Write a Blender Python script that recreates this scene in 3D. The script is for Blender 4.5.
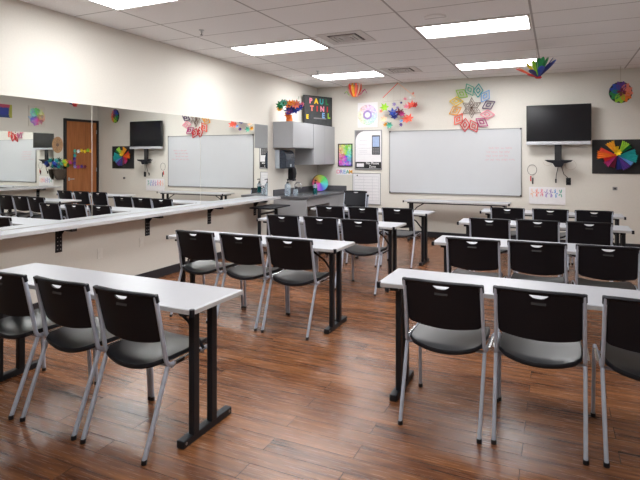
import bpy, bmesh, math, random
from mathutils import Vector, Matrix
PI = math.pi
S = bpy.context.scene
C = S.collection
for o in list(bpy.data.objects):
    bpy.data.objects.remove(o)

# ------------------------------------------------------------------ camera, light, exposure
cam_d = bpy.data.cameras.new('camera')
cam = bpy.data.objects.new('camera', cam_d)
C.objects.link(cam)
cam.location = (4.591, 0.0, 1.512)
cam.rotation_euler = (math.radians(90), 0, math.radians(24.82))
cam_d.sensor_width = 36
cam_d.lens = 511.8 / 640 * 36
cam_d.shift_y = -(240 - 158.4) / 640
cam_d.clip_start = 0.05
S.camera = cam
S.view_settings.view_transform = 'Standard'
S.view_settings.look = 'None'
S.view_settings.gamma = 1
S.view_settings.exposure = 1.08
w = bpy.data.worlds.new('world')
S.world = w
w.use_nodes = True
w.node_tree.nodes['Background'].inputs[0].default_value = (1, .97, .93, 1)
w.node_tree.nodes['Background'].inputs[1].default_value = 0.3
LAMP = 11.0          # strength of the ceiling troffers' diffusers

D = 9.79             # back wall
W = 6.42             # right wall
H = 3.0              # ceiling

# ------------------------------------------------------------------ materials
def lin(c):
    return tuple(((v / 255) / 12.92 if v / 255 <= 0.04045 else ((v / 255 + 0.055) / 1.055) ** 2.4) for v in c) + (1,)

class NT:
    def __init__(s, name):
        s.m = bpy.data.materials.new(name)
        s.m.use_nodes = True
        s.t = s.m.node_tree
        s.b = s.t.nodes['Principled BSDF']
    def n(s, kind, **kw):
        nd = s.t.nodes.new(kind)
        for k, v in kw.items():
            setattr(nd, k, v)
        return nd
    def l(s, a, b):
        s.t.links.new(a, b)
    def math(s, op, a, b=None, c=None):
        nd = s.n('ShaderNodeMath', operation=op)
        for i, v in enumerate((a, b, c)):
            if v is None: continue
            if isinstance(v, (int, float)): nd.inputs[i].default_value = v
            else: s.l(v, nd.inputs[i])
        return nd.outputs[0]
    def mix(s, fac, a, b):
        nd = s.n('ShaderNodeMix', data_type='RGBA')
        for k, v in ((0, fac), (6, a), (7, b)):
            if isinstance(v, (int, float, tuple)): nd.inputs[k].default_value = v
            else: s.l(v, nd.inputs[k])
        return nd.outputs[2]
    def coords(s, scale=None):
        tc = s.n('ShaderNodeTexCoord')
        if scale is None: return tc.outputs['Object']
        mp = s.n('ShaderNodeMapping')
        mp.inputs['Scale'].default_value = scale
        s.l(tc.outputs['Object'], mp.inputs[0])
        return mp.outputs[0]
    def noise(s, vec, scale, detail=3, rough=.5):
        nd = s.n('ShaderNodeTexNoise')
        nd.inputs['Scale'].default_value = scale
        nd.inputs['Detail'].default_value = detail
        nd.inputs['Roughness'].default_value = rough
        s.l(vec, nd.inputs['Vector'])
        return nd.outputs[0]
    def ramp(s, fac, stops, interp='LINEAR'):
        nd = s.n('ShaderNodeValToRGB')
        nd.color_ramp.interpolation = interp
        e = nd.color_ramp.elements
        while len(e) < len(stops): e.new(.5)
        for i, (p, c) in enumerate(stops):
            e[i].position = p; e[i].color = c
        s.l(fac, nd.inputs[0])
        return nd.outputs[0]
    def bump(s, h, strength=.2, dist=.01):
        nd = s.n('ShaderNodeBump')
        nd.inputs['Strength'].default_value = strength
        nd.inputs['Distance'].default_value = dist
        s.l(h, nd.inputs['Height'])
        s.l(nd.outputs[0], s.b.inputs['Normal'])

def mat(name, rgb, rough=.5, metal=0, var=.06, scale=30, bump=0, spec=None):
    """a plain surface with a faint procedural unevenness"""
    k = NT(name)
    c = lin(rgb)
    nz = k.noise(k.coords(), scale)
    a = tuple(v * (1 - var) for v in c[:3]) + (1,)
    b = tuple(min(1, v * (1 + var)) for v in c[:3]) + (1,)
    k.l(k.ramp(nz, [(.3, a), (.7, b)]), k.b.inputs['Base Color'])
    k.b.inputs['Roughness'].default_value = rough
    k.b.inputs['Metallic'].default_value = metal
    if spec is not None: k.b.inputs['Specular IOR Level'].default_value = spec
    if bump: k.bump(nz, bump, .002)
    return k.m

M = {}
M['wall'] = mat('painted_wall', (219, 215, 206), .75, var=.02, scale=60, bump=.15)
M['white_lam'] = mat('white_laminate', (174, 176, 182), .3, var=.015)
M['edge'] = mat('grey_edge_band', (190, 188, 188), .45)
M['black_metal'] = mat('black_powder_coat', (25, 28, 34), .45, spec=.35)
M['black_plastic'] = mat('black_plastic', (20, 21, 28), .5, var=.1, scale=200, bump=.05, spec=.3)
M['seat_plastic'] = mat('charcoal_seat_plastic', (27, 29, 34), .33, var=.05, scale=300, bump=.03, spec=.7)
M['silver'] = mat('silver_paint', (184, 192, 208), .35, .15)
M['chrome'] = mat('chrome', (215, 216, 218), .15, 1)
M['base'] = mat('baseboard_rubber', (38, 38, 44), .5)
M['cab'] = mat('grey_laminate', (160, 161, 164), .45, var=.02, scale=90)
M['counter'] = mat('dark_grey_countertop', (84, 84, 88), .4, var=.12, scale=180)
M['steel'] = mat('brushed_steel', (190, 192, 195), .3, .9)
M['frame_al'] = mat('aluminium_frame', (150, 150, 152), .35, .6)
M['board'] = mat('whiteboard_enamel', (200, 202, 205), .18, var=.008, scale=4)
M['paper'] = mat('white_paper', (232, 230, 232), .7, var=.02)
M['greypaper'] = mat('grey_print', (128, 126, 128), .7)
M['darkprint'] = mat('dark_print', (62, 62, 66), .6)
M['bluegrey'] = mat('light_blue_print', (160, 178, 212), .6)
M['card_black'] = mat('black_card', (33, 32, 34), .7)
M['slate'] = mat('chalkboard_card', (62, 64, 66), .75, var=.2, scale=12)
M['nameplate'] = mat('charcoal_plate', (44, 43, 45), .5)
M['screen'] = mat('screen_glass', (17, 18, 24), .15, var=.05)
M['bezel'] = mat('gloss_black_bezel', (16, 17, 20), .25)
M['silver_plastic'] = mat('silver_plastic', (196, 198, 204), .35, .2)
M['wood_door'] = None
M['disp'] = mat('smoky_plastic', (52, 60, 72), .2, var=.3, scale=25)
M['disp_grey'] = mat('pale_grey_plastic', (176, 184, 192), .4)
M['vent'] = mat('white_enamel_metal', (205, 200, 197), .45)
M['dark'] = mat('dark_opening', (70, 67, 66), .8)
M['mark'] = mat('pink_marker_ink', (214, 138, 146), .6)
M['ink'] = mat('grey_ink', (176, 176, 184), .7)
M['basket'] = mat('brown_wicker', (72, 60, 50), .8, var=.4, scale=80, bump=.5)
M['tan'] = mat('tan_card', (190, 150, 112), .75, var=.15, scale=10)
M['string'] = mat('pale_string', (190, 180, 168), .8)
M['cable'] = mat('black_cable', (34, 33, 34), .5)
M['drywall_end'] = mat('white_plate_plastic', (225, 222, 214), .5)

def colour(name, rgb, rough=.55):
    key = 'c_' + name
    if key not in M: M[key] = mat(name + '_paper', rgb, rough, var=.12, scale=18)
    return M[key]
COL = {'red': (208, 44, 48), 'orange': (238, 122, 44), 'yellow': (240, 205, 40), 'lime': (150, 200, 50),
       'green': (22, 128, 66), 'teal': (40, 160, 160), 'sky': (120, 170, 220), 'blue': (36, 70, 168), 'navy': (24, 36, 110),
       'purple': (94, 56, 140), 'magenta': (176, 50, 120), 'pink': (236, 140, 160), 'brown': (120, 96, 84),
       'salmon': (240, 136, 116), 'peach': (246, 196, 160), 'white': (236, 236, 236), 'mint': (92, 176, 150), 'maroon': (110, 24, 50),
       'plum': (74, 44, 92), 'gold': (240, 170, 50), 'coral': (240, 96, 74), 'dkgreen': (30, 74, 50), 'lilac': (160, 140, 200)}
def P(n): return colour(n, COL[n])

# glass mirror
k = NT('mirror_glass'); k.b.inputs['Metallic'].default_value = 1; k.b.inputs['Roughness'].default_value = 0.0
nz = k.noise(k.coords(), .6); k.l(k.ramp(nz, [(.3, (.93, .95, .93, 1)), (.7, (.94, .96, .94, 1))]), k.b.inputs['Base Color']); M['mirror'] = k.m
# diffuser
k = NT('lamp_diffuser'); k.b.inputs['Base Color'].default_value = (.9, .9, .9, 1)
k.b.inputs['Emission Color'].default_value = (.985, .99, 1, 1); k.b.inputs['Emission Strength'].default_value = LAMP; M['lamp'] = k.m
# clear plastic
k = NT('clear_plastic'); k.b.inputs['Base Color'].default_value = (.75, .86, .95, 1); k.b.inputs['Roughness'].default_value = .12
k.b.inputs['Transmission Weight'].default_value = .75; k.b.inputs['IOR'].default_value = 1.2; M['clear'] = k.m
k = NT('teal_soap'); k.b.inputs['Base Color'].default_value = lin((20, 92, 96)); k.b.inputs['Roughness'].default_value = .15
k.b.inputs['Transmission Weight'].default_value = .3; M['tealsoap'] = k.m

# ceiling tiles
k = NT('ceiling_tile')
tc = k.coords(); sp = k.n('ShaderNodeSeparateXYZ'); k.l(tc, sp.inputs[0])
fx = k.math('PINGPONG', k.math('SUBTRACT', sp.outputs[0], .59), 1.255 / 2)
fy = k.math('PINGPONG', k.math('SUBTRACT', sp.outputs[1], 5.68 - 0.63 * 20), .63 / 2)
lx = k.math('LESS_THAN', fx, .011); ly = k.math('LESS_THAN', fy, .008)
line = k.math('MAXIMUM', lx, ly)
nz = k.noise(tc, 70, 4, .7)
til = k.ramp(nz, [(.25, lin((232, 230, 229))), (.75, lin((244, 243, 242)))])
k.l(k.mix(line, til, lin((176, 172, 170))), k.b.inputs['Base Color']); k.b.inputs['Roughness'].default_value = .85
k.bump(k.math('SUBTRACT', nz, line), .25, .004); M['ceiling'] = k.m

# plank floor
k = NT('wood_plank_floor')
tc = k.coords()
br = k.n('ShaderNodeTexBrick'); br.offset = .37; br.offset_frequency = 2
k.l(tc, br.inputs['Vector'])
for n_, v in (('Scale', 1), ('Mortar Size', .0018), ('Mortar Smooth', .3), ('Bias', 0), ('Brick Width', 1.22), ('Row Height', .127)):
    br.inputs[n_].default_value = v
br.inputs['Color1'].default_value = (0, 0, 0, 1); br.inputs['Color2'].default_value = (1, 1, 1, 1); br.inputs['Mortar'].default_value = (.5, .5, .5, 1)
off = k.n('ShaderNodeVectorMath', operation='MULTIPLY_ADD')
k.l(br.outputs['Color'], off.inputs[0]); off.inputs[1].default_value = (7, 3, 0); k.l(tc, off.inputs[2])
mp = k.n('ShaderNodeMapping'); mp.inputs['Scale'].default_value = (1.2, 20, 1); k.l(off.outputs[0], mp.inputs[0])
g1 = k.noise(mp.outputs[0], 1.6, 6, .62)
mp2 = k.n('ShaderNodeMapping'); mp2.inputs['Scale'].default_value = (1.1, 4.5, 1); k.l(off.outputs[0], mp2.inputs[0])
g2 = k.noise(mp2.outputs[0], 1.8, 3, .5)
mp3 = k.n('ShaderNodeMapping'); mp3.inputs['Scale'].default_value = (3, 60, 1); k.l(off.outputs[0], mp3.inputs[0])
g3 = k.noise(mp3.outputs[0], 2, 3, .6)
bw = k.n('ShaderNodeRGBToBW'); k.l(br.outputs['Color'], bw.inputs[0])
v = k.math('ADD', k.math('MULTIPLY', k.math('SUBTRACT', g1, .5), .7), k.math('MULTIPLY', g2, .3))
v = k.math('ADD', v, .25)
v = k.math('ADD', v, k.math('MULTIPLY', bw.outputs[0], .10))
v = k.math('ADD', v, k.math('MULTIPLY', g3, .2))
colr = k.ramp(v, [(.33, lin((42, 25, 18))), (.42, lin((82, 48, 31))), (.53, lin((114, 71, 43))), (.68, lin((146, 97, 62)))])
k.l(k.mix(br.outputs['Fac'], colr, lin((52, 28, 18))), k.b.inputs['Base Color'])
k.l(k.math('ADD', .19, k.math('MULTIPLY', g3, .14)), k.b.inputs['Roughness'])
k.b.inputs['Specular IOR Level'].default_value = .6
hh = k.math('SUBTRACT', k.math('ADD', k.math('MULTIPLY', g1, .7), k.math('MULTIPLY', g3, .5)), k.math('MULTIPLY', br.outputs['Fac'], .5))
k.bump(hh, .4, .005); M['floor'] = k.m

# door wood
k = NT('oak_door'); mp = k.coords((1, 14, 1.2)); g = k.noise(mp, 1.5, 5, .6)
k.l(k.ramp(g, [(.3, lin((142, 84, 44))), (.7, lin((176, 110, 62)))]), k.b.inputs['Base Color']); k.b.inputs['Roughness'].default_value = .4; M['wood_door'] = k.m

# colour-wheel paints (pattern of the print itself, in the panel's own coordinates x,z)
def wheel_mat(name, phase, sat, val, sign=1, cells=0, mask=None, bg=(235, 233, 235), ring=None, rough=.6):
    k = NT(name)
    tc = k.coords(); sp = k.n('ShaderNodeSeparateXYZ'); k.l(tc, sp.inputs[0])
    x, z = sp.outputs[0], sp.outputs[2]
    ang = k.math('ARCTAN2', z, x)
    hue = k.math('FRACT', k.math('ADD', k.math('MULTIPLY', ang, sign / (2 * PI)), phase + 5))
    r = k.math('SQRT', k.math('ADD', k.math('MULTIPLY', x, x), k.math('MULTIPLY', z, z)))
    hs = k.n('ShaderNodeCombineColor', mode='HSV')
    vv = val; ss = sat
    if cells:
        vo = k.n('ShaderNodeTexVoronoi'); vo.inputs['Scale'].default_value = cells; k.l(tc, vo.inputs['Vector'])
        sc = k.n('ShaderNodeSeparateColor'); k.l(vo.outputs['Color'], sc.inputs[0])
        hue = k.math('FRACT', k.math('ADD', hue, k.math('MULTIPLY', k.math('SUBTRACT', sc.outputs[0], .5), .16)))
        vv = k.math('MULTIPLY', k.math('ADD', .62, k.math('MULTIPLY', sc.outputs[1], .4)), val)
        ss = k.math('MULTIPLY', k.math('SUBTRACT', 1.1, k.math('MULTIPLY', sc.outputs[2], .55)), sat)
    for i, v in enumerate((hue, ss, vv)):
        if isinstance(v, (int, float)): hs.inputs[i].default_value = v
        else: k.l(v, hs.inputs[i])
    out = hs.outputs[0]
    if mask:   # (radius, raggedness)
        nz = k.noise(tc, mask[2], 4, .6)
        rr = k.math('ADD', r, k.math('MULTIPLY', k.math('SUBTRACT', nz, .5), mask[1]))
        out = k.mix(k.math('GREATER_THAN', rr, mask[0]), out, lin(bg))
    if ring:   # pale disc in the middle
        out = k.mix(k.math('LESS_THAN', r, ring), out, lin(bg))
    k.l(out, k.b.inputs['Base Color']); k.b.inputs['Roughness'].default_value = rough
    return k.m

# ------------------------------------------------------------------ mesh builder
class MB:
    def __init__(s): s.b = bmesh.new()
    def box(s, x0, y0, z0, x1, y1, z1, mtx=None):
        r = bmesh.ops.create_cube(s.b, size=1)['verts']
        for v in r:
            v.co = Vector((x0 + (v.co.x + .5) * (x1 - x0), y0 + (v.co.y + .5) * (y1 - y0), z0 + (v.co.z + .5) * (z1 - z0)))
            if mtx: v.co = mtx @ v.co
        return s
    def cbox(s, c, sz, rot=None):
        m = Matrix.Translation(c)
        if rot: m = m @ rot.to_4x4()
        return s.box(-sz[0] / 2, -sz[1] / 2, -sz[2] / 2, sz[0] / 2, sz[1] / 2, sz[2] / 2, m)
    def tube(s, pts, rx, ry=None, n=8, cap=True, power=2.0, closed=False, side=None):
        """sweep a (super)ellipse along pts; rx is the half width along `side`"""
        ry = ry or rx
        pts = [Vector(p) for p in pts]; rings = []
        for i, p in enumerate(pts):
            a = pts[i - 1] if (i > 0 or closed) else pts[i]
            b = pts[(i + 1) % len(pts)] if (i < len(pts) - 1 or closed) else pts[i]
            t = (b - a).normalized()
            u = Vector(side) if side else (Vector((0, 0, 1)) if abs(t.z) < .9 else Vector((1, 0, 0)))
            u = (u - t * u.dot(t)).normalized(); w_ = t.cross(u)
            ring = []
            for j in range(n):
                q = 2 * PI * (j + .5) / n; cx_, sx_ = math.cos(q), math.sin(q)
                fx_ = abs(cx_) ** (2 / power) * (1 if cx_ > 0 else -1); fy_ = abs(sx_) ** (2 / power) * (1 if sx_ > 0 else -1)
                ring.append(s.b.verts.new(p + u * rx * fx_ + w_ * ry * fy_))
            rings.append(ring)
        m = len(rings)
        for i in range(m if closed else m - 1):
            A, B = rings[i], rings[(i + 1) % m]
            for j in range(n):
                s.b.faces.new((A[j], A[(j + 1) % n], B[(j + 1) % n], B[j]))
        if cap and not closed:
            s.b.faces.new(rings[0][::-1]); s.b.faces.new(rings[-1])
        return s
    def lathe(s, prof, c=(0, 0, 0), n=20, mtx=None):
        c = Vector(c); rings = []
        for r, z in prof:
            rings.append([s.b.verts.new(c + Vector((max(r, 1e-4) * math.cos(2 * PI * j / n), max(r, 1e-4) * math.sin(2 * PI * j / n), z))) for j in range(n)])
        if mtx:
            for R in rings:
                for v in R: v.co = mtx @ v.co
        for A, B in zip(rings, rings[1:]):
            for j in range(n): s.b.faces.new((A[j], A[(j + 1) % n], B[(j + 1) % n], B[j]))
        s.b.faces.new(rings[0][::-1]); s.b.faces.new(rings[-1])
        return s
    def prism(s, pts, y0, y1, mtx=None):
        """outline in x,z pushed from y0 to y1"""
        A = [s.b.verts.new((x, y0, z)) for x, z in pts]; B = [s.b.verts.new((x, y1, z)) for x, z in pts]
        if mtx:
            for v in A + B: v.co = mtx @ v.co
        n = len(pts)
        s.b.faces.new(A); s.b.faces.new(B[::-1])
        for i in range(n): s.b.faces.new((A[i], B[i], B[(i + 1) % n], A[(i + 1) % n]))
        return s
    def blade(s, length, width, thick=.002, curl=0.0, fold=0.0, mtx=None, n=8, tip=.5):
        """a curled paper petal along +x with real thickness"""
        top = []; bot = []
        for i in range(n + 1):
            t = i / n
            wd = width * (math.sin(PI * min(1, (t ** tip) * .96 + .03)) * .92 + .06) if tip > 0 else width * (.12 + .88 * min(1, t / .7) ** 1.2) * math.sqrt(max(.02, 1 - (max(0, t - .7) / .3) ** 2))
            z = curl * t * t
            row = [Vector((t * length, -wd / 2, z + fold * wd)), Vector((t * length, 0, z)), Vector((t * length, wd / 2, z + fold * wd))]
            top.append([s.b.verts.new((mtx @ (p + Vector((0, 0, thick)))) if mtx else p + Vector((0, 0, thick))) for p in row])
            bot.append([s.b.verts.new((mtx @ p) if mtx else p) for p in row])
        for i in range(n):
            for j in range(2):
                s.b.faces.new((top[i][j], top[i + 1][j], top[i + 1][j + 1], top[i][j + 1]))
                s.b.faces.new((bot[i][j], bot[i][j + 1], bot[i + 1][j + 1], bot[i + 1][j]))
            s.b.faces.new((top[i][0], bot[i][0], bot[i + 1][0], top[i + 1][0]))
            s.b.faces.new((top[i][2], top[i + 1][2], bot[i + 1][2], bot[i][2]))
        s.b.faces.new((top[0][0], top[0][1], top[0][2], bot[0][2], bot[0][1], bot[0][0]))
        s.b.faces.new((top[n][2], top[n][1], top[n][0], bot[n][0], bot[n][1], bot[n][2]))
        return s
    def build(s, name, m, parent=None, loc=(0, 0, 0), rot=(0, 0, 0), smooth=False, bevel=0, seg=2, auto=True):
        bmesh.ops.recalc_face_normals(s.b, faces=s.b.faces)
        me = bpy.data.meshes.new(name); s.b.to_mesh(me); s.b.free()
        if isinstance(m, str): m = M[m]
        me.materials.append(m)
        if smooth:
            for p in me.polygons: p.use_smooth = True
            if auto:
                try: me.set_sharp_from_angle(angle=math.radians(42))
                except Exception: pass
        o = bpy.data.objects.new(name, me); C.objects.link(o)
        o.location = loc; o.rotation_euler = rot
        if parent: o.parent = parent
        if bevel:
            b = o.modifiers.new('bevel', 'BEVEL'); b.width = bevel; b.segments = seg; b.limit_method = 'ANGLE'; b.angle_limit = math.radians(50)
        return o

def tag(o, label=None, cat=None, group=None, kind=None):
    if label: o['label'] = label
    if cat: o['category'] = cat
    if group: o['group'] = group
    if kind: o['kind'] = kind
    return o
def empty(name, loc, rz=0, label=None, cat=None, group=None):
    o = bpy.data.objects.new(name, None); C.objects.link(o)
    o.location = loc; o.rotation_euler = (0, 0, rz); o.empty_display_size = .1
    return tag(o, label, cat, group)
def copy_tree(o, parent=None):
    c = o.copy(); C.objects.link(c)
    if parent: c.parent = parent
    for ch in list(o.children): copy_tree(ch, c)
    return c
def struct(o): o['kind'] = 'structure'; return o
def text_mesh(txt, size, depth, font_bold=0.0):
    cu = bpy.data.curves.new('lettering', 'FONT'); cu.body = txt; cu.size = size; cu.extrude = depth; cu.offset = font_bold
    cu.align_x = 'CENTER'; cu.align_y = 'CENTER'
    o = bpy.data.objects.new('lettering', cu); C.objects.link(o)
    bpy.context.view_layer.update()
    me = bpy.data.meshes.new_from_object(o.evaluated_get(bpy.context.evaluated_depsgraph_get()))
    bpy.data.objects.remove(o)
    return me
def text(name, txt, size, m, parent, loc, depth=.0015, bold=0.0, rot=(PI / 2, 0, 0)):
    me = text_mesh(txt, size, depth, bold); me.materials.clear(); me.materials.append(m)
    o = bpy.data.objects.new(name, me); C.objects.link(o); o.parent = parent; o.location = loc; o.rotation_euler = rot
    return o
def circ(r, n=24, cx=0, cz=0, a0=0, a1=2 * PI, rz=None):
    rz = rz or r
    full = abs(a1 - a0 - 2 * PI) < 1e-6
    m = n if full else n + 1
    return [(cx + r * math.cos(a0 + (a1 - a0) * i / n), cz + rz * math.sin(a0 + (a1 - a0) * i / n)) for i in range(m)]

# ------------------------------------------------------------------ room shell
Y0 = -1.6
struct(MB().box(-.1, Y0, -.1, W + .1, D + .1, 0).build('floor', 'floor'))
struct(MB().box(-.1, Y0, H, W + .1, D + .1, H + .1).build('ceiling', 'ceiling'))
struct(MB().box(-.1, Y0, 0, 0, D + .1, H).build('wall_left', 'wall'))
struct(MB().box(0, D, 0, W, D + .1, H).build('wall_back', 'wall'))
struct(MB().box(W, Y0, 0, W + .1, D + .1, H).build('wall_right', 'wall'))
struct(MB().box(-.1, Y0 - .1, 0, W + .1, Y0, H).build('wall_front', 'wall'))
struct(MB().box(0, Y0, 0, .012, 7.93, .11).build('baseboard_left', 'base', bevel=.003))
struct(MB().box(.66, D - .012, 0, W, D, .11).build('baseboard_back', 'base', bevel=.003))
struct(MB().box(W - .012, Y0, 0, W, 8.72, .11).build('baseboard_right', 'base', bevel=.003))
# door in the right wall
door = struct(MB().box(-.035, -.455, 0, 0, .455, 2.44).build('door_1', 'wood_door', loc=(W, 9.27, 0)))
fr = MB()
fr.box(-.06, -.51, 0, -.0, -.457, 2.50).box(-.06, .457, 0, 0, .512, 2.50).box(-.06, -.457, 2.442, 0, .457, 2.50)
fr.build('door_frame', 'card_black', door)
MB().tube([(-.04, -.38, 1.0), (-.09, -.38, 1.0), (-.09, -.27, 1.0)], .011).tube([(-.035, -.38, .96), (-.035, -.38, 1.04)], .024).build('door_handle', 'steel', door, smooth=True)
for z in (.25, 1.22, 2.2): MB().tube([(-.04, .452, z - .05), (-.04, .452, z + .05)], .009).build('hinge', 'steel', door)

# ------------------------------------------------------------------ mirrors
def mirror(y0, y1, side, label):
    mm = MB()
    if side == 'l': mm.box(.001, y0 + .0015, .857, .007, y1 - .0015, 2.09)
    else: mm.box(W - .007, y0 + .0015, .857, W - .001, y1 - .0015, 2.11)
    o = mm.build('wall_mirror', 'mirror'); tag(o, label, 'mirror', 'frameless wall mirrors')
mirror(2.14, 4.006, 'l', 'frameless mirror panel on left wall, nearest the camera')
mirror(4.01, 5.873, 'l', 'frameless mirror panel on left wall, the middle of three, reflecting the television')
mirror(5.877, 7.739, 'l', 'frameless mirror panel on left wall, farthest one, beside the grey cabinets')
mirror(4.93, 6.70, 'r', 'mirror on right wall, seen only as reflection, farther from the brown door')
mirror(6.704, 8.50, 'r', 'mirror on right wall, seen only as reflection, ending beside the hanging basket')

def bracket(parent, x, y, sgn):
    m = MB()
    m.box(0, -.035, .56, sgn * .012, .035, .815)
    m.box(0, -.028, .785, sgn * .235, .028, .815)
    m.prism([(0, .70), (sgn * .012, .70), (sgn * .10, .797), (sgn * .0, .797)], -.004, .004)
    o = m.build('bracket', 'black_metal', parent, loc=(x, y, 0))
    h = MB()
    for z in (.59, .63, .67, .71):
        for yy in (-.018, .018):
            h.tube([(sgn * .011, yy, z), (sgn * .0135, yy, z)], .006, n=8)
    h.build('bolt', 'steel', o)
def wall_counter(x, y0, y1, sgn, ys, label):
    r = empty('wall_counter', (x, (y0 + y1) / 2, .815), 0, label, 'counter', 'white counters under the mirrors')
    L = (y1 - y0) / 2
    MB().box(0, -L, 0, sgn * .26, L, .037).build('countertop', 'white_lam', r, bevel=.003)
    MB().box(sgn * .2602, -L, .002, sgn * .262, L, .035).build('edge_band', 'edge', r)
    for y in ys:
        bracket(r, 0, y - (y0 + y1) / 2, sgn)
    for c in r.children:
        if c.name.startswith('bracket'): c.location.z = -.815
wall_counter(.0, 1.5, 7.74, 1, (2.36, 3.60, 4.84, 6.08, 7.32), 'long white counter on black brackets under left wall mirrors')
wall_counter(W, 4.93, 8.50, -1, (5.6, 6.84, 8.08), 'white counter under right wall mirror, seen only in reflection')

# wall plates
def plate(name, x, y, z, axis, m, label, w_=.07, h_=.115):
    o = MB().box(-w_ / 2, -.006, -h_ / 2, w_ / 2, 0, h_ / 2).build(name, m, loc=(x, y, z), rot=(0, 0, axis), bevel=.003)
    tag(o, label, 'outlet')
    return o
for y, z, lb in ((4.12, .46, 'white outlet plate low on left wall, nearer the camera'), (4.74, .49, 'white outlet plate low on left wall, between two counter brackets')):
    o = plate('wall_outlet', .0, y, z, PI / 2, 'drywall_end', lb)
    for q in (-.022, .022): MB().box(-.016, -.008, q - .013, .016, -.0055, q + .013).build('socket', 'drywall_end', o)
o = plate('wall_outlet', 4.775, D, 1.115, 0, 'card_black', 'black outlet plate on back wall below television', .075, .125)
for q in (-.028, .028): MB().box(-.018, -.009, q - .015, .018, -.0055, q + .015).build('socket', 'black_plastic', o)
o = plate('cable_plate', 5.471, D, 1.01, 0, 'frame_al', 'small grey cable plate on back wall below black flower artwork', .07, .055)
MB().tube([(0, -.006, 0), (0, -.03, 0)], .016, n=10).build('knob', 'darkprint', o)

# ------------------------------------------------------------------ ceiling fittings
k0 = empty('ceiling_light', (0, 0, H))
fm = MB(); a, b = .605, .305
fm.box(-a, -b, -.012, a, -b + .022, 0).box(-a, b - .022, -.012, a, b, 0).box(-a, -b + .022, -.012, -a + .022, b - .022, 0).box(a - .022, -b + .022, -.012, a, b - .022, 0)
fm.build('frame', 'vent', k0)
MB().box(-a + .022, -b + .022, -.008, a - .022, b - .022, -.002).build('diffuser', 'lamp', k0)
LP = [(1.22, 6.0, 'ceiling light panel above second left table row'), (3.73, 6.0, 'large ceiling light panel beside the round speaker'),
      (1.20, 8.53, 'ceiling light panel above the left back corner'), (3.73, 8.51, 'ceiling light panel behind the hanging rainbow paper flower'),
      (1.22, 3.49, 'ceiling light panel at top left edge of the photo'), (3.73, 3.49, 'ceiling light panel above the camera, out of view'),
      (3.73, .97, 'ceiling light panel behind the camera on the right')]
for i, (x, y, lb) in enumerate(LP):
    o = k0 if i == 0 else copy_tree(k0)
    o.location = (x, y, H); tag(o, lb, 'ceiling light', 'ceiling light panels')
def vent(x, y, lb):
    r = empty('ceiling_vent', (x, y, H), 0, lb, 'vent', 'ceiling vents')
    f = MB(); e = .29
    f.box(-e, -e, -.006, e, -.19, 0).box(-e, .19, -.006, e, e, 0).box(-e, -.19, -.006, -.19, .19, 0).box(.19, -.19, -.006, e, .19, 0)
    f.build('frame', 'vent', r)
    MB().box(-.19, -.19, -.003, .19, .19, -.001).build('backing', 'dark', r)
    s = MB()
    for q in (.145, .095, .045):
        t = .014
        rot = .02
        for (x0, y0, x1, y1) in ((-q - t, -q - t, q + t, -q + t), (-q - t, q - t, q + t, q + t), (-q - t, -q + t, -q + t, q - t), (q - t, -q + t, q + t, q - t)):
            s.box(x0, y0, -.016, x1, y1, -.004)
    s.box(-.02, -.02, -.016, .02, .02, -.004)
    s.build('louvre', 'vent', r)
vent(2.24, 5.86, 'square ceiling vent between the two middle light panels')
vent(2.22, 8.40, 'square ceiling vent farther back, near the back wall')
o = MB().lathe([(.115, 0), (.115, -.008), (.10, -.012), (.0, -.010)], n=28).build('ceiling_speaker', 'ceiling', loc=(3.43, 5.39, H), smooth=True)
tag(o, 'round flush speaker grille in ceiling beside large light panel', 'speaker')
for x, y, lb in ((.855, 4.807, 'small sprinkler head hanging from ceiling above left tables'), (.9, 7.89, 'small sprinkler head in ceiling near the left back corner')):
    r = empty('sprinkler', (x, y, H), 0, lb, 'sprinkler', 'ceiling sprinklers')
    MB().lathe([(.032, 0), (.032, -.006), (.012, -.01), (.010, -.035), (.0, -.035)], n=14).build('escutcheon', 'steel', r, smooth=True)
    MB().lathe([(.004, -.035), (.004, -.055), (.018, -.057), (.018, -.06), (0, -.06)], n=12).build('deflector', 'darkprint', r)

# ------------------------------------------------------------------ training tables
def make_table():
    r = empty('training_table', (0, 0, 0))
    L, Wd = .92, .2285
    MB().box(-L, -Wd, .709, L, Wd, .737).build('tabletop', 'white_lam', r, bevel=.006, seg=3)
    e = MB()
    for s_ in (-1, 1):
        e.box(-L - .0, s_ * (Wd + .0005), .712, L, s_ * (Wd + .003), .734)
        e.box(s_ * (L + .0005), -Wd, .712, s_ * (L + .003), Wd, .734)
    e.build('edge_band', 'edge', r)
    for sx in (-1, 1):
        MB().tube([(sx * (L - .004), -Wd + .004, .703), (sx * (L - .004), -Wd + .004, .740)], .014, n=10).build('corner_bumper', 'black_plastic', r, smooth=True)
        x = sx * (L - .092)
        MB().box(x - .024, -.214, .0, x + .024, .214, .042).build('foot_bar', 'black_metal', r, bevel=.006)
        for y in (-.115, .04):
            MB().box(x - .006, y - .024, .04, x + .030, y + .024, .69).build('leg', 'black_metal', r, bevel=.004)
        MB().box(x - .026, -.19, .682, x + .026, .19, .709).build('top_bar', 'black_metal', r, bevel=.003)
        MB().tube([(x, -.02, .46), (x - sx * .11, -.02, .60), (x - sx * .27, -.02, .695)], .010, .007, n=8).build('brace', 'black_metal', r)
        b = MB()
        for y in (-.19, .19): b.tube([(x + sx * .0235, y, .023), (x + sx * .0255, y, .023)], .008, n=10)
        b.build('bolt', 'steel', r)
    MB().box(-L + .10, -.02, .672, L - .10, .02, .709).build('under_beam', 'black_metal', r, bevel=.003)
    return r
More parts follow.
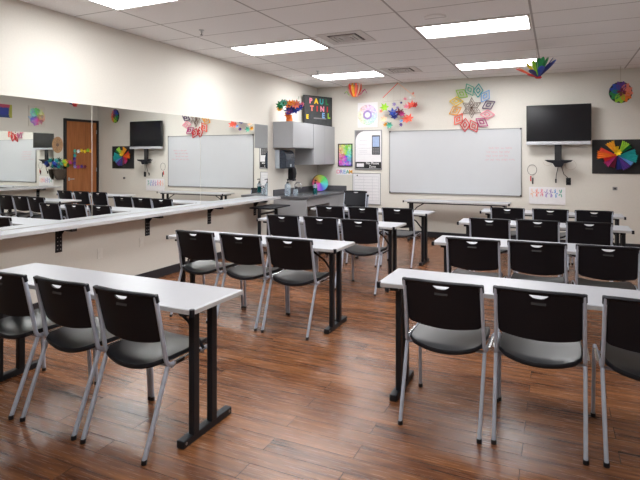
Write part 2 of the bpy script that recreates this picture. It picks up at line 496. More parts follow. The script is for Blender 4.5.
TABLES = [
    (1.987, 2.332, -.6, 'white training table in the left block, nearest the camera'),
    (1.965, 4.235, -.4, 'white training table in the left block, second row from the camera'),
    (2.02, 5.83, -2.2, 'white training table in the left block, third row from the camera'),
    (2.03, 7.36, -1.9, 'white training table in the left block, farthest row, near the sink'),
    (4.495, 3.29, 0, 'white training table in the right block, nearest the camera'),
    (4.463, 4.985, 0, 'white training table in the right block, second row from the camera'),
    (4.415, 6.59, 0, 'white training table in the right block, third row from the camera'),
    (4.493, 8.03, 0, 'white training table in the right block, farthest row'),
    (2.94, 9.44, 0, 'white training table against back wall directly under the whiteboard')]
t0 = make_table()
for i, (x, y, a, lb) in enumerate(TABLES):
    o = t0 if i == 0 else copy_tree(t0)
    o.location = (x, y, 0); o.rotation_euler.z = math.radians(a); tag(o, lb, 'table', 'white training tables')

# ------------------------------------------------------------------ stacking chairs
def arc_pts(p0, p1, p2, r, n=4):
    """round the corner p1"""
    p0, p1, p2 = map(Vector, (p0, p1, p2)); a = (p0 - p1).normalized(); b = (p2 - p1).normalized()
    s_, e_ = p1 + a * r, p1 + b * r
    return [((1 - t) ** 2) * s_ + 2 * t * (1 - t) * p1 + t * t * e_ for t in [i / n for i in range(n + 1)]]
def seat_z(u, v):      # u -1..1 across, v 0 rear .. 1 front
    dish = .030 * (1 - abs(u) ** 2.2)
    z = .466 - dish * (1 - .35 * v)
    z -= .030 * max(0, (v - .86) / .14) ** 2
    z -= .010 * max(0, (.10 - v) / .10) ** 1.6
    return z
def make_chair():
    r = empty('stacking_chair', (0, 0, 0))
    # seat shell
    m = MB(); nu, nv = 16, 14; T = []; Bm = []
    for j in range(nv + 1):
        v = j / nv; T.append([]); Bm.append([])
        for i in range(nu + 1):
            u = -1 + 2 * i / nu
            hw = .200 + .010 * math.sin(PI * min(1, v * 1.1)) - .03 * max(0, (v - .82) / .18) ** 2 - .03 * max(0, (.15 - v) / .15) ** 2
            y = .125 + .435 * v + .018 * (1 - u * u) * (1 if v > .5 else -1) * abs(v - .5) * 2
            T[-1].append(m.b.verts.new((u * hw, y, seat_z(u, v)))); Bm[-1].append(m.b.verts.new((u * hw * .985, y, seat_z(u, v) - .016)))
    for j in range(nv):
        for i in range(nu):
            m.b.faces.new((T[j][i], T[j][i + 1], T[j + 1][i + 1], T[j + 1][i])); m.b.faces.new((Bm[j][i], Bm[j + 1][i], Bm[j + 1][i + 1], Bm[j][i + 1]))
    for i in range(nu):
        m.b.faces.new((T[0][i], Bm[0][i], Bm[0][i + 1], T[0][i + 1])); m.b.faces.new((T[nv][i], T[nv][i + 1], Bm[nv][i + 1], Bm[nv][i]))
    for j in range(nv):
        m.b.faces.new((T[j][0], T[j + 1][0], Bm[j + 1][0], Bm[j][0])); m.b.faces.new((T[j][nu], Bm[j][nu], Bm[j + 1][nu], T[j + 1][nu]))
    m.build('seat', 'seat_plastic', r, smooth=True)
    def edge_pt(u, v):
        hw = .200 + .010 * math.sin(PI * min(1, v * 1.1)) - .03 * max(0, (v - .82) / .18) ** 2 - .03 * max(0, (.15 - v) / .15) ** 2
        return (u * hw, .125 + .435 * v + .018 * (1 - u * u) * (1 if v > .5 else -1) * abs(v - .5) * 2, seat_z(u, v) - .012)
    rim = [edge_pt(-1 + i / 8, 0) for i in range(17)] + [edge_pt(1, j / 10) for j in range(1, 10)] + [edge_pt(1 - i / 8, 1) for i in range(17)] + [edge_pt(-1, 1 - j / 10) for j in range(1, 10)]
    MB().tube(rim, .013, .007, n=8, side=(0, 0, 1), closed=True).build('seat_rim', 'black_plastic', r, smooth=True)
    for s_ in (-1, 1):
        MB().box(s_ * .240 - .007, .20, .428, s_ * .240 + .007, .40, .446).build('ganging_bar', 'chrome', r, bevel=.002)
    # backrest with its handle slot
    m = MB(); nu = 32
    def by(u, z):   # curved and reclined
        t = (z - .54) / .28
        return .152 - .075 * t - .030 * (1 - u * u)
    def zrows(u):
        zt = .822 - .006 * abs(u) ** 6; zb = .560 - .022 * (1 - u * u)
        if abs(u) > .93: zb += .012 * (abs(u) - .93) / .07; zt -= .012 * (abs(u) - .93) / .07
        c = abs(u) / .235
        st = .797; sb = st - (.021 * (1 - c ** 3) if c < 1 else 0)
        return [zb + (sb - zb) * q for q in (0, .08, .3, .5, .7, .88, 1)], [st + (zt - st) * q for q in (0, .4, .8, 1)]
    th = .011
    us = sorted(set([round(-1 + 2 * i / nu, 4) for i in range(nu + 1)] + [-.235, .235, -.215, .215, -.225, .225]))
    def layer(dy):
        lo = []; hi = []
        for u in us:
            a_, b_ = zrows(u)
            hw = .208
            LO = [m.b.verts.new((u * hw, by(u, z) + dy, z)) for z in a_]
            HI = [m.b.verts.new((u * hw, by(u, z) + dy, z)) for z in b_]
            if abs(u) >= .2349: m.b.verts.remove(HI[0]); HI[0] = LO[-1]
            lo.append(LO); hi.append(HI)
        return lo, hi
    F = layer(0); G = layer(th)
    for A, B, fl in ((F, G, 1),):
        for part in (0, 1):
            X, Z = A[part], B[part]
            for i in range(len(us) - 1):
                for j in range(len(X[i]) - 1):
                    m.b.faces.new((X[i][j], X[i + 1][j], X[i + 1][j + 1], X[i][j + 1]))
                    m.b.faces.new((Z[i][j], Z[i][j + 1], Z[i + 1][j + 1], Z[i + 1][j]))
        n_ = len(us)
        for i in range(n_ - 1):
            m.b.faces.new((F[0][i][0], G[0][i][0], G[0][i + 1][0], F[0][i + 1][0]))
            m.b.faces.new((F[1][i][-1], F[1][i + 1][-1], G[1][i + 1][-1], G[1][i][-1]))
            if max(abs(us[i]), abs(us[i + 1])) <= .2351:
                m.b.faces.new((F[0][i][-1], F[0][i + 1][-1], G[0][i + 1][-1], G[0][i][-1]))
                m.b.faces.new((F[1][i][0], G[1][i][0], G[1][i + 1][0], F[1][i + 1][0]))
        for i in (0, n_ - 1):
            for part in (0, 1):
                for j in range(len(F[part][i]) - 1):
                    m.b.faces.new((F[part][i][j], F[part][i][j + 1], G[part][i][j + 1], G[part][i][j]))
    # rolled top lip
    bk = m.build('backrest', 'black_plastic', r, smooth=True)
    pts = [(u * .219, by(u, .818) + .011, .815 - .006 * abs(u) ** 6) for u in [-1 + i / 8 for i in range(17)]]
    tr = MB().tube(pts, .009, .017, n=10, side=(0, 0, 1))
    for s_ in (-1, 1): tr.tube([(s_ * .215, .0835, .816), (s_ * .2155, .093, .778)], .0145, .0135, n=10, side=(1, 0, 0), power=2.6)
    tr.build('top_rim', 'black_plastic', bk, smooth=True)
    o = MB().box(-.036, -.0015, -.010, .036, .0005, .010).build('label_plate', 'nameplate', bk, loc=(0, by(0, .75) - .0005, .752), rot=(-.26, 0, 0)); o['label'] = 'small dark grey label plate'
    # silver frame
    for s_ in (-1, 1):
        J = (s_ * .222, .165, .425)
        path = [(s_ * .216, .083, .812), (s_ * .218, .128, .60)] + arc_pts((s_ * .218, .12, .60), (s_ * .222, .162, .428), (s_ * .238, .50, .432), .035) \
            + arc_pts((s_ * .222, .16, .43), (s_ * .236, .505, .434), (s_ * .240, .53, .02), .045)
        MB().tube(path[:2] + path[2:7], .0125, .010, n=10, side=(0, 1, 0), power=2.6).build('back_post', 'silver', r, smooth=True)
        MB().tube([path[6]] + path[7:12], .0125, .010, n=10, side=(0, .1, 1), power=2.6).build('side_rail', 'silver', r, smooth=True)
        for nm, p0, p1 in (('leg', path[11], (s_ * .240, .532, .012)), ('leg', J, (s_ * .217, .005, .012))):
            q0, q1 = Vector(p0), Vector(p1)
            lg = MB().tube([q0, q0.lerp(q1, .5) + Vector((0, 0, 0)), q1], .0125, .0105, n=10, side=(0, 1, 0), power=2.6).build(nm, 'silver', r, smooth=True)
            MB().tube([q1 + Vector((0, 0, .010)), (q1.x, q1.y, .0)], .0145, n=10).build('foot_glide', 'black_plastic', lg, smooth=True)
    MB().tube([(-.222, .205, .412), (.222, .205, .412)], .008, n=8).build('crossbar', 'silver', r, smooth=True)
    MB().tube([(-.232, .44, .412), (.232, .44, .412)], .008, n=8).build('crossbar', 'silver', r, smooth=True)
    return r
CH = [((1.50, 2.03), (2.015, 2.03), (2.523, 2.015)), ((1.46, 3.92), (1.975, 3.92), (2.485, 3.91)),
      ((1.545, 5.49), (2.055, 5.49), (2.56, 5.44)), ((1.58, 6.84), (2.08, 6.88), (2.575, 6.93)),
      ((4.0, 2.91), (4.505, 2.93), (5.03, 2.95)), ((3.93, 4.56), (4.44, 4.60), (4.96, 4.63)),
      ((3.885, 6.18), (4.395, 6.25), (4.91, 6.29)), ((3.96, 7.63), (4.51, 7.67), (5.04, 7.69))]
ROWN = ['nearest left table', 'second left table', 'third left table', 'farthest left table',
        'nearest right table', 'second right table', 'third right table', 'farthest right table']
COLN = ['left', 'middle', 'right']
c0 = make_chair(); first = True
ANG = [(3, 3, 2), (2, 1, 0), (1, 0, 0), (1, -1, 0), (2, 0, -1), (1, 0, -1), (1, 0, 0), (1, 0, -1)]
for ri, row in enumerate(CH):
    for ci, (x, y) in enumerate(row):
        o = c0 if first else copy_tree(c0); first = False
        o.location = (x, y - .085, 0); o.rotation_euler.z = math.radians(-ANG[ri][ci] * .6)
        tag(o, 'black plastic chair with silver legs, %s of three at the %s' % (COLN[ci], ROWN[ri]), 'chair', 'black chairs at the training tables')
# two stacked chairs in the far corner, facing the room
for kx, (dy, dz, lb) in enumerate(((0, 0, 'lower of two stacked black chairs by grey sink cabinet'), (-.045, .068, 'upper of two stacked black chairs by grey sink cabinet, facing the camera'))):
    o = copy_tree(c0); o.location = (1.07 + .02 * (1 - kx), 9.36 + dy, dz); o.rotation_euler.z = PI + math.radians(4)
    tag(o, lb, 'chair', 'stacked chairs beside the sink')

# ------------------------------------------------------------------ small black table under the end of the counter
r = empty('side_table', (.27, 7.30, 0), 0, 'small black table below the far end of left wall counter', 'table')
MB().box(-.15, -.33, .705, .24, .33, .727).build('tabletop', 'black_plastic', r, bevel=.004)
for y in (-.27, .27):
    MB().box(-.02, y - .02, .03, .02, y + .02, .705).build('leg', 'black_metal', r)
    MB().box(-.15, y - .022, 0, .22, y + .022, .03).build('foot_bar', 'black_metal', r, bevel=.004)
MB().box(-.012, -.25, .60, .012, .25, .63).build('stretcher', 'black_metal', r)

# ------------------------------------------------------------------ sink cabinets
r = empty('upper_cabinet', (0, 7.93, 0), 0, 'short grey upper cabinet above the paper towel dispenser', 'cabinet')
MB().box(.002, 0, 1.70, .382, .835, 2.166).build('body', 'cab', r, bevel=.002)
MB().box(.384, .004, 1.704, .402, .831, 2.162).build('door', 'cab', r, bevel=.002)
r = empty('upper_cabinet', (0, 8.77, 0), 0, 'tall grey upper cabinet in the left back corner', 'cabinet')
MB().box(.002, 0, 1.39, .382, 1.017, 2.166).build('body', 'cab', r, bevel=.002)
MB().box(.384, .004, 1.394, .402, .507, 2.162).build('door', 'cab', r, bevel=.002)
MB().box(.384, .511, 1.394, .402, 1.013, 2.162).build('door', 'cab', r, bevel=.002)
r = empty('sink_cabinet', (0, 7.95, 0), 0, 'grey sink base cabinet with open knee space below its apron', 'cabinet')
MB().box(.002, 0, 0, .66, .02, .80).build('side_panel', 'cab', r)
MB().box(.64, .02, .67, .66, .98, .80).build('apron', 'cab', r)
MB().box(.002, .98, .10, .64, 1.835, .80).build('body', 'cab', r)
MB().box(.002, .98, 0, .58, 1.835, .10).build('toe_kick', 'base', r)
MB().box(.642, .985, .11, .66, 1.405, .795).build('door', 'cab', r, bevel=.002)
MB().box(.642, 1.41, .11, .66, 1.83, .795).build('door', 'cab', r, bevel=.002)
r = empty('sink_countertop', (0, 7.93, 0), 0, 'dark grey countertop with backsplash in the left back corner', 'countertop')
ct = MB(); sx0, sx1, sy0, sy1 = .16, .52, .42, .86
ct.box(.002, 0, .80, .69, sy0, .84).box(.002, sy1, .80, .69, 1.855, .84).box(.002, sy0, .80, sx0, sy1, .84).box(sx1, sy0, .80, .69, sy1, .84)
ct.build('countertop', 'counter', r)
MB().box(.002, 0, .84, .02, 1.855, .95).build('backsplash', 'counter', r, bevel=.002)
MB().box(.02, 1.837, .84, .67, 1.855, .95).build('backsplash', 'counter', r, bevel=.002)
sk = MB(); sk.box(sx0 - .02, sy0 - .02, .84, sx1 + .02, sy0 + .01, .845).box(sx0 - .02, sy1 - .01, .84, sx1 + .02, sy1 + .02, .845).box(sx0 - .02, sy0 + .01, .84, sx0 + .01, sy1 - .01, .845).box(sx1 - .01, sy0 + .01, .84, sx1 + .02, sy1 - .01, .845)
sk.box(sx0, sy0, .70, sx1, sy1, .704).box(sx0, sy0, .70, sx0 + .004, sy1, .84).box(sx1 - .004, sy0, .70, sx1, sy1, .84).box(sx0, sy0, .70, sx1, sy0 + .004, .84).box(sx0, sy1 - .004, .70, sx1, sy1, .84)
sk.build('sink_basin', 'steel', r)
fc = MB().tube([(.10, .64, .84), (.10, .64, .99)] + [(.10 + .07 - .07 * math.cos(a_), .64, .99 + .07 * math.sin(a_)) for a_ in [PI * i / 8 for i in range(1, 9)]] + [(.24, .64, .95)], .011, n=10).tube([(.10, .64, .84), (.10, .64, .87)], .024, n=12)
fc = fc.build('faucet', 'chrome', r, smooth=True)
MB().tube([(.10, .66, .90), (.10, .72, .93)], .008, n=8).build('faucet_lever', 'chrome', fc, smooth=True)

r = empty('towel_dispenser', (0, 8.0, 1.33), 0, 'paper towel dispenser with smoky front below the short grey cabinet', 'dispenser')
MB().box(.002, 0, 0, .09, .35, .335).build('housing', 'disp_grey', r, bevel=.008)
pr = [(.092, 0), (.20, .0), (.225, .03), (.228, .18), (.21, .27), (.17, .32), (.12, .335), (.092, .335)]
MB().prism(pr, .004, .346).build('cover', 'disp', r, bevel=.006)
MB().box(.227, .15, .03, .232, .20, .08).build('lock', 'disp_grey', r)
r = empty('soap_dispenser', (0, 8.56, 1.10), 0, 'black wall soap dispenser between towel dispenser and sink', 'dispenser')
MB().prism([(.002, 0), (.07, 0), (.10, .04), (.115, .13), (.10, .22), (.06, .27), (.002, .27)], -.075, .075).build('body', 'black_plastic', r, bevel=.02, seg=3)
MB().box(.075, -.04, -.012, .115, .04, .03).build('push_bar', 'darkprint', r, bevel=.006)

def bottle(x, y, z, h, rad, m, label, fill=None):
    r = empty('pump_bottle', (x, y, z), 0, label, 'bottle', 'pump bottles at the sink')
    MB().lathe([(rad * .9, 0), (rad, .008), (rad, h * .58), (rad * .85, h * .66), (rad * .35, h * .72), (rad * .35, h * .76), (0, h * .76)], n=20).build('bottle_body', m, r, smooth=True)
    if fill: MB().lathe([(rad * .93, .004), (rad * .985, h * .0 + .01), (rad * 1.01, h * .14), (rad * 1.01, h * .46), (rad * .9, h * .47), (0, h * .47)], n=20).build('label_band', fill, r, smooth=True)
    p = MB().lathe([(rad * .4, h * .72), (rad * .4, h * .80), (rad * .12, h * .81), (rad * .12, h * .93), (0, h * .93)], n=12).tube([(-.005, 0, h * .95), (rad * .9, -rad * .4, h * .93)], .008, n=8).tube([(0, 0, h * .92), (0, 0, h * .98)], .014, n=10)
    p.build('pump', 'black_plastic', r, smooth=True)
    return r
bottle(.215, 8.08, .84, .31, .055, 'clear', 'large clear pump bottle at the near end of sink counter')
b2 = bottle(.38, 8.50, .845, .29, .04, 'clear', 'teal pump bottle beside the sink', 'tealsoap')
b2.location = (.60, 8.42, .84)
b3 = bottle(.34, 8.15, .84, .17, .045, 'clear', 'short clear bottle beside the large pump bottle')
# colour wheel leaning against the wall
r = empty('colour_wheel', (.25, 9.42, .845), math.radians(42), 'round rainbow colour wheel standing on dark sink counter', 'colour wheel')
o = MB().prism(circ(.165, 40), -.006, .006).build('disc', wheel_mat('wheel_sectors', .46, .85, .62, -1), r, loc=(0, .03, .168), rot=(-.16, 0, 0))
MB().prism(circ(.172, 40), .007, .016).build('backing_disc', 'card_black', r, loc=(0, .03, .172), rot=(-.16, 0, 0))

# ------------------------------------------------------------------ poster and paper bouquet on the upper cabinets
px0, py0, px1, py1 = .06, 9.02, .36, 9.72
ang = math.atan2(py1 - py0, px1 - px0); pl = math.hypot(px1 - px0, py1 - py0)
r = empty('lettered_board', ((px0 + px1) / 2, (py0 + py1) / 2, 2.168), ang, 'dark board with bright letters leaning on top of grey corner cabinet', 'poster')
MB().box(-pl / 2, -.008, 0, pl / 2, .008, .60).build('board', 'slate', r)
fr = MB(); fr.box(-pl / 2, -.013, 0, pl / 2, -.008, .02).box(-pl / 2, -.013, .58, pl / 2, -.008, .60).box(-pl / 2, -.013, .02, -pl / 2 + .02, -.008, .58).box(pl / 2 - .02, -.013, .02, pl / 2, -.008, .58)
fr.build('frame', 'card_black', r)
def letters(row, z, x0, dx, size):
    for i, (ch, cl) in enumerate(row):
        if ch != ' ': text('letter', ch, size, P(cl), r, (x0 + i * dx, -.012, z), .003, .006)
letters([('P', 'pink'), ('A', 'yellow'), ('U', 'teal'), ('L', 'green')], .49, -.20, .145, .145)
letters([('T', 'salmon'), ('I', 'red'), ('N', 'pink'), ('I', 'red')], .34, -.17, .14, .145)
letters([('E', 'sky'), ('L', 'lime')], .21, .14, .15, .145)
letters([('E', 'yellow')], .17, -.29, .1, .11)
MB().box(-.12, -.012, .14, .22, -.009, .165).build('underline', 'greypaper', r)

random.seed(5)
def flower_mesh(n, length, width, up, m_out=None, face=None):
    mb = MB()
    for i in range(n):
        q = Matrix.Rotation(2 * PI * i / n, 4, 'Z') @ Matrix.Rotation(-up, 4, 'Y')
        mb.blade(length, width, .002, .02, .12, q, n=5)
    mb.lathe([(length * .15, -.002), (length * .15, .012), (0, .016)], n=8)
    return mb
r = empty('paper_bouquet', (.25, 8.08, 2.168), 0, 'bunch of colourful paper flowers on top of grey upper cabinet', 'decoration')
MB().lathe([(.05, 0), (.06, .03), (.045, .10), (.055, .12), (0, .12)], n=14).build('vase', P('orange'), r, smooth=True)
for (dx, dy, dz, cl, sz) in ((-.17, -.12, .22, 'green', .10), (-.10, -.10, .26, 'mint', .09), (-.02, -.04, .24, 'orange', .10), (.06, -.02, .25, 'gold', .09), (.14, .02, .24, 'salmon', .10),
                             (.10, .05, .16, 'blue', .11), (.02, -.05, .13, 'navy', .11), (.20, .06, .18, 'blue', .09), (.05, -.1, .08, 'purple', .09), (-.2, -.12, .15, 'gold', .07), (.0, -.09, .05, 'orange', .08), (.24, .10, .24, 'pink', .06)):
    q = flower_mesh(8, sz, sz * .55, .35)
    o = q.build('paper_flower', P(cl), r, loc=(dx * .8 + .02, dy * .9, dz + .06), rot=(1.2 + random.uniform(-.3, .3), random.uniform(-.4, .4), .3))
MB().tube([(0, 0, .10), (-.12, -.10, .26)], .004, n=6).tube([(0, 0, .10), (.1, .02, .28)], .004, n=6).tube([(0, 0, .10), (.04, -.02, .2)], .004, n=6).tube([(.1, .02, .2), (.16, .06, .45)], .003, n=6).build('stem', P('green'), r)

# ------------------------------------------------------------------ back wall, left to right
def framed(name, x, y, z, w_, h_, m, label, cat, frame='card_black', ft=.014, rz=0, dep=.012):
    r = empty(name, (x, y, z), rz, label, cat)
    MB().box(-w_ / 2, -dep, -h_ / 2, w_ / 2, -.001, h_ / 2).build('sheet', m, r)
    if frame:
        f = MB(); a_, b_ = w_ / 2, h_ / 2; d2 = dep + .006
        f.box(-a_, -d2, -b_, a_, -dep, -b_ + ft).box(-a_, -d2, b_ - ft, a_, -dep, b_).box(-a_, -d2, -b_ + ft, -a_ + ft, -dep, b_ - ft).box(a_ - ft, -d2, -b_ + ft, a_, -dep, b_ - ft)
        f.build('frame', frame, r)
    return r
framed('rainbow_artwork', .64, D, 1.58, .32, .47, wheel_mat('rainbow_confetti', .50, .85, .75, -1, cells=26), 'small black-framed rainbow mosaic picture left of phone poster', 'picture', ft=.02)
r = empty('letter_cutouts', (.62, D, 1.235), 0, 'row of small pastel paper letters on wall under rainbow mosaic picture', 'lettering')
MB().box(-.18, -.0025, -.065, .18, -.0005, .065).build('backing_strip', 'paper', r)
for i, (ch, cl) in enumerate(zip('DREAM', ('pink', 'lilac', 'sky', 'mint', 'gold'))):
    text('letter', ch, .11, P(cl), r, (-.14 + i * .07, -.004, .0), .002, .002)
# phone poster
r = framed('phone_poster', 1.14, D, 1.685, .58, .80, 'paper', 'No Phone Zone poster with a grey mobile phone left of whiteboard', 'poster', 'frame_al', .018)
MB().prism([(-.27, .38)] + [(-.27 + .2 * (1 - math.cos(a_)), .19 + .19 * math.sin(a_)) for a_ in [PI / 2 * i / 8 for i in range(8, -1, -1)]], -.015, -.0125).build('corner_print', 'greypaper', r)
ph = MB().box(.08, -.016, -.10, .25, -.0125, .29).build('phone_picture', 'darkprint', r, bevel=.0)
MB().box(.095, -.0175, .06, .235, -.0163, .265).build('phone_screen', 'bluegrey', ph)
kk = MB()
for i in range(4):
    for j in range(3): kk.box(.10 + j * .046, -.0175, -.075 + i * .03, .136 + j * .046, -.0163, -.055 + i * .03)
kk.build('phone_keys', 'greypaper', ph)
MB().box(-.272, -.016, -.375, .272, -.0125, -.245).build('bottom_band', 'card_black', r)
MB().box(-.245, -.0175, -.345, -.09, -.0163, -.275).build('white_label', 'paper', r)
text('lettering', 'No Phone\nZone', .066, M['paper'], r, (.09, -.017, -.305), .001, .001)
bx = MB()
for z in (.03, -.09): bx.box(-.21, -.0140, z, .06, -.0125, z + .004)
for z in (.19, .10, -.02, -.05): bx.box(-.19, -.0140, z, -.02, -.0125, z + .004)
bx.build('fine_print', 'ink', r)
# schedule sheet
r = framed('schedule_sheet', 1.105, D, .90, .60, .63, 'paper', 'white printed schedule sheet on wall below the phone poster', 'poster', 'frame_al', .012)
g = MB()
for i in range(9): g.box(-.26, -.0142, .24 - i * .06, .26, -.0125, .244 - i * .06)
for x in (-.26, -.06, .12, .258): g.box(x, -.0142, -.24, x + .003, -.0125, .24)
g.build('ruled_lines', 'ink', r)
MB().prism(circ(.014, 10, -.20, .265), -.015, -.0125).build('emblem', 'darkprint', r)
# pastel wheel
o = framed('pastel_wheel_painting', 1.125, D, 2.39, .42, .50, wheel_mat('pastel_wheel', .62, .32, .97, 1, cells=40, mask=(.205, .03, 20), ring=.055), 'pastel colour wheel painting above the phone poster', 'painting', None)
MB().prism(circ(.055, 24) , -.0145, -.0125).build('centre_disc', 'paper', o)
MB().prism(circ(.095, 30), -.0135, -.0122).build('grey_ring', P('lilac'), o)
# whiteboard
r = empty('whiteboard', (2.804, D, 1.443), 0, 'large wall whiteboard with faint pink writing at its right', 'whiteboard')
MB().box(-1.215, -.014, -.605, 1.215, -.001, .605).build('writing_surface', 'board', r)
f = MB(); a_, b_ = 1.22, .61
f.box(-a_, -.022, -b_, a_, -.001, -b_ + .016).box(-a_, -.022, b_ - .012, a_, -.001, b_).box(-a_, -.022, -b_, -a_ + .012, -.001, b_).box(a_ - .012, -.022, -b_, a_, -.001, b_)
f.build('frame', 'frame_al', r)
cc = MB()
for sx in (-1, 1):
    for sz in (-1, 1): cc.cbox((sx * (a_ - .012), -.013, sz * (b_ - .012)), (.03, .022, .03))
cc.build('corner_cap', 'darkprint', r, bevel=.004)
random.seed(11)
wr = MB()
for li, (xa, xb, z) in enumerate(((.66, 1.02, .255), (.62, .98, .185), (.61, .97, .115), (.60, 1.12, .045))):
    x = xa
    while x < xb:
        wl = random.uniform(.05, .11); n_ = int(wl / .009) + 2
        wr.tube([(x + i * .009, -.0150, z + .017 * math.sin(i * 1.9 + li) + random.uniform(-.006, .006)) for i in range(n_)], .0028, .0008, n=4, side=(0, 0, 1))
        x += wl + .03
wr.build('marker_writing', 'mark', r)

# hanging paper mobile
r = empty('paper_mobile', (1.80, 9.62, 2.97), 0, 'hanging mobile of small multicoloured paper flowers above the whiteboard left end', 'mobile')
MB().tube([(-.005, 0, .025), (-.005, 0, 0)], .004, n=6).build('hook', 'steel', r)
MB().tube([(0, 0, 0), (-.30, 0, -.27)], .007, n=6).build('rod', P('coral'), r)
MB().tube([(0, 0, 0), (.34, 0, -.28)], .007, n=6).build('rod', P('peach'), r)
random.seed(3)
MOB = [(-.25, -.47, 'lime', .10), (-.33, -.54, 'salmon', .055), (-.27, -.70, 'peach', .08), (-.25, -.80, 'gold', .06), (-.17, -.81, 'mint', .08), (-.10, -.58, 'blue', .11), (-.06, -.66, 'navy', .09),
       (.03, -.57, 'maroon', .10), (.09, -.60, 'magenta', .07), (.26, -.45, 'coral', .11), (.33, -.44, 'red', .07), (.23, -.70, 'coral', .10), (.15, -.70, 'salmon', .09), (.06, -.80, 'purple', .05),
       (-.08, -.40, 'lilac', .05), (.06, -.39, 'navy', .035), (.15, -.33, 'pink', .045), (.27, -.30, 'white', .04), (.32, -.22, 'salmon', .035), (.17, -.47, 'pink', .07), (-.02, -.47, 'lilac', .04), (.09, -.75, 'sky', .05)]
for i, (dx, dz, cl, sz) in enumerate(MOB):
    q = flower_mesh(6, sz * 1.05, sz * .6, .3)
    q.build('paper_flower', P(cl), r, loc=(dx, random.uniform(-.07, .07), dz), rot=(1.35 + random.uniform(-.4, .4), random.uniform(-.5, .5), random.uniform(-.3, .3)))
th = MB()
for dx, z0, z1 in ((-.30, -.27, -.70), (-.20, -.18, -.80), (-.08, -.07, -.60), (.05, -.04, -.78), (.15, -.13, -.70), (.26, -.22, -.70), (.34, -.28, -.45)):
    th.tube([(dx, 0, z0), (dx, 0, z1)], .0015, n=4)
th.tube([(-.30, 0, -.35), (.34, 0, -.32)], .003, n=5).tube([(-.28, 0, -.56), (.30, 0, -.5)], .003, n=5)
th.build('thread', 'string', r)

# tulip lantern
r = empty('paper_tulip', (.96, 9.5, 2.73), 0, 'red and orange striped paper blossom hanging below ceiling near the corner', 'decoration')
MB().tube([(0, 0, .02), (0, 0, .27)], .002, n=4).build('thread', 'string', r)
strip_c = ['coral', 'peach', 'red', 'salmon', 'gold', 'coral', 'peach', 'salmon', 'red', 'gold', 'coral', 'peach']
for i, cl in enumerate(strip_c):
    a_ = 2 * PI * i / 12
    pts = []
    for t in range(9):
        u = t / 8
        rr = .025 + .115 * math.sin(PI * (.06 + .58 * u))
        pts.append((rr * math.cos(a_), rr * math.sin(a_), .005 + .25 * u))
    mb = MB(); prev = []
    mb.tube(pts, .002, .019, n=6, side=(math.cos(a_), math.sin(a_), 0.01)); mb.build('paper_strip', P(cl), r, smooth=True)
for sx, cl, pts in ((-1, 'lime', [(-.06, 0, .02), (-.13, 0, .04), (-.17, 0, .12), (-.21, 0, .09)]), (1, 'pink', [(.06, 0, .02), (.13, 0, .05), (.17, 0, .13), (.23, 0, .11)]), (1, 'magenta', [(.07, .02, .03), (.15, .02, .09), (.2, .02, .15), (.24, .02, .07)]), (-1, 'dkgreen', [(-.19, 0, .11), (-.225, 0, .075)])):
    MB().tube(pts, .003, .022, n=6, side=(0, 0, 1)).build('curled_leaf', P(cl), r, smooth=True)

# diamond star wreath
r = empty('diamond_wreath', (3.166, D - .035, 2.446), 0, 'large rainbow wreath of paper diamonds on wall above whiteboard', 'wreath')
def diamond(cx, cz, a_, w_, h_, t, y):
    mb = MB(); u = Vector((math.cos(a_), 0, math.sin(a_))); v = Vector((-math.sin(a_), 0, math.cos(a_))); c_ = Vector((cx, y, cz))
    for kx, yy in ((1, 0), (.42, -.02)):
        P4 = [c_ + u * h_ * kx, c_ + v * w_ * kx, c_ - u * h_ * kx, c_ - v * w_ * kx]
        P4 = [p + Vector((0, yy, 0)) for p in P4]
        for i in range(4): mb.tube([P4[i], P4[(i + 1) % 4]], t, .012, n=4, side=u if False else (P4[(i + 1) % 4] - P4[i]).cross(Vector((0, 1, 0))))
    return mb
WC = ['green', 'lime', 'gold', 'orange', 'coral', 'red', 'red', 'magenta', 'magenta', 'plum', 'sky', 'mint']
WC = ['mint', 'lime', 'yellow', 'gold', 'coral', 'red', 'red', 'magenta', 'pink', 'plum', 'sky', 'teal']
for i, cl in enumerate(WC):
    a_ = PI / 2 + 2 * PI * i / 12 + .12
    diamond(.30 * math.cos(a_), .34 * math.sin(a_), a_ + .35, .085, .125, .0095, -.0).build('paper_diamond', P(cl), r)
for i in range(6):
    a_ = PI / 2 + 2 * PI * i / 6
    diamond(.085 * math.cos(a_), .09 * math.sin(a_) + .0, a_, .05, .10, .0045, -.0).build('paper_diamond', P('brown'), r)

# television on its arm
r = empty('television', (4.613, 9.62, 2.115), 0, 'flat black television with silver lower edge mounted on back wall', 'television')
MB().box(-.503, .0, -.31, .503, .07, .315).build('casing', 'bezel', r, bevel=.008)
MB().box(-.475, -.003, -.285, .475, -.0, .288).build('screen', 'screen', r)
MB().box(-.503, -.006, -.37, .503, .06, -.312).build('lower_trim', 'silver_plastic', r, bevel=.008)
MB().box(-.2, .07, -.2, .2, .1, .2).build('rear_housing', 'card_black', r)
MB().box(-.045, .10, -.15, .045, .168, .15).build('wall_mount', 'black_metal', r)
AO = (0, 0, -.515)
MB().box(-.055, .02, -.20, .055, .06, .145).build('post', 'card_black', r, loc=AO, bevel=.004)
MB().prism([(-.215, -.115), (.225, -.115), (.20, -.145), (.09, -.175), (.06, -.235), (-.05, -.235), (-.08, -.175), (-.17, -.145)], -.05, .05).build('tray', 'black_plastic', r, loc=AO, bevel=.006)
MB().box(-.04, .06, -.2, .04, .169, -.1).build('wall_bracket', 'black_metal', r, loc=AO)
cb = MB()
cb.tube([(.0, .03, -.235), (-.03, .05, -.38), (-.035, .1, -.50)], .006, n=6).tube([(-.035, .1, -.44), (-.035, .1, -.51)], .014, n=8)
cb.tube([(.05, .03, -.22), (.09, .10, -.36), (.15, .15, -.42), (.165, .158, -.45)], .005, n=6)
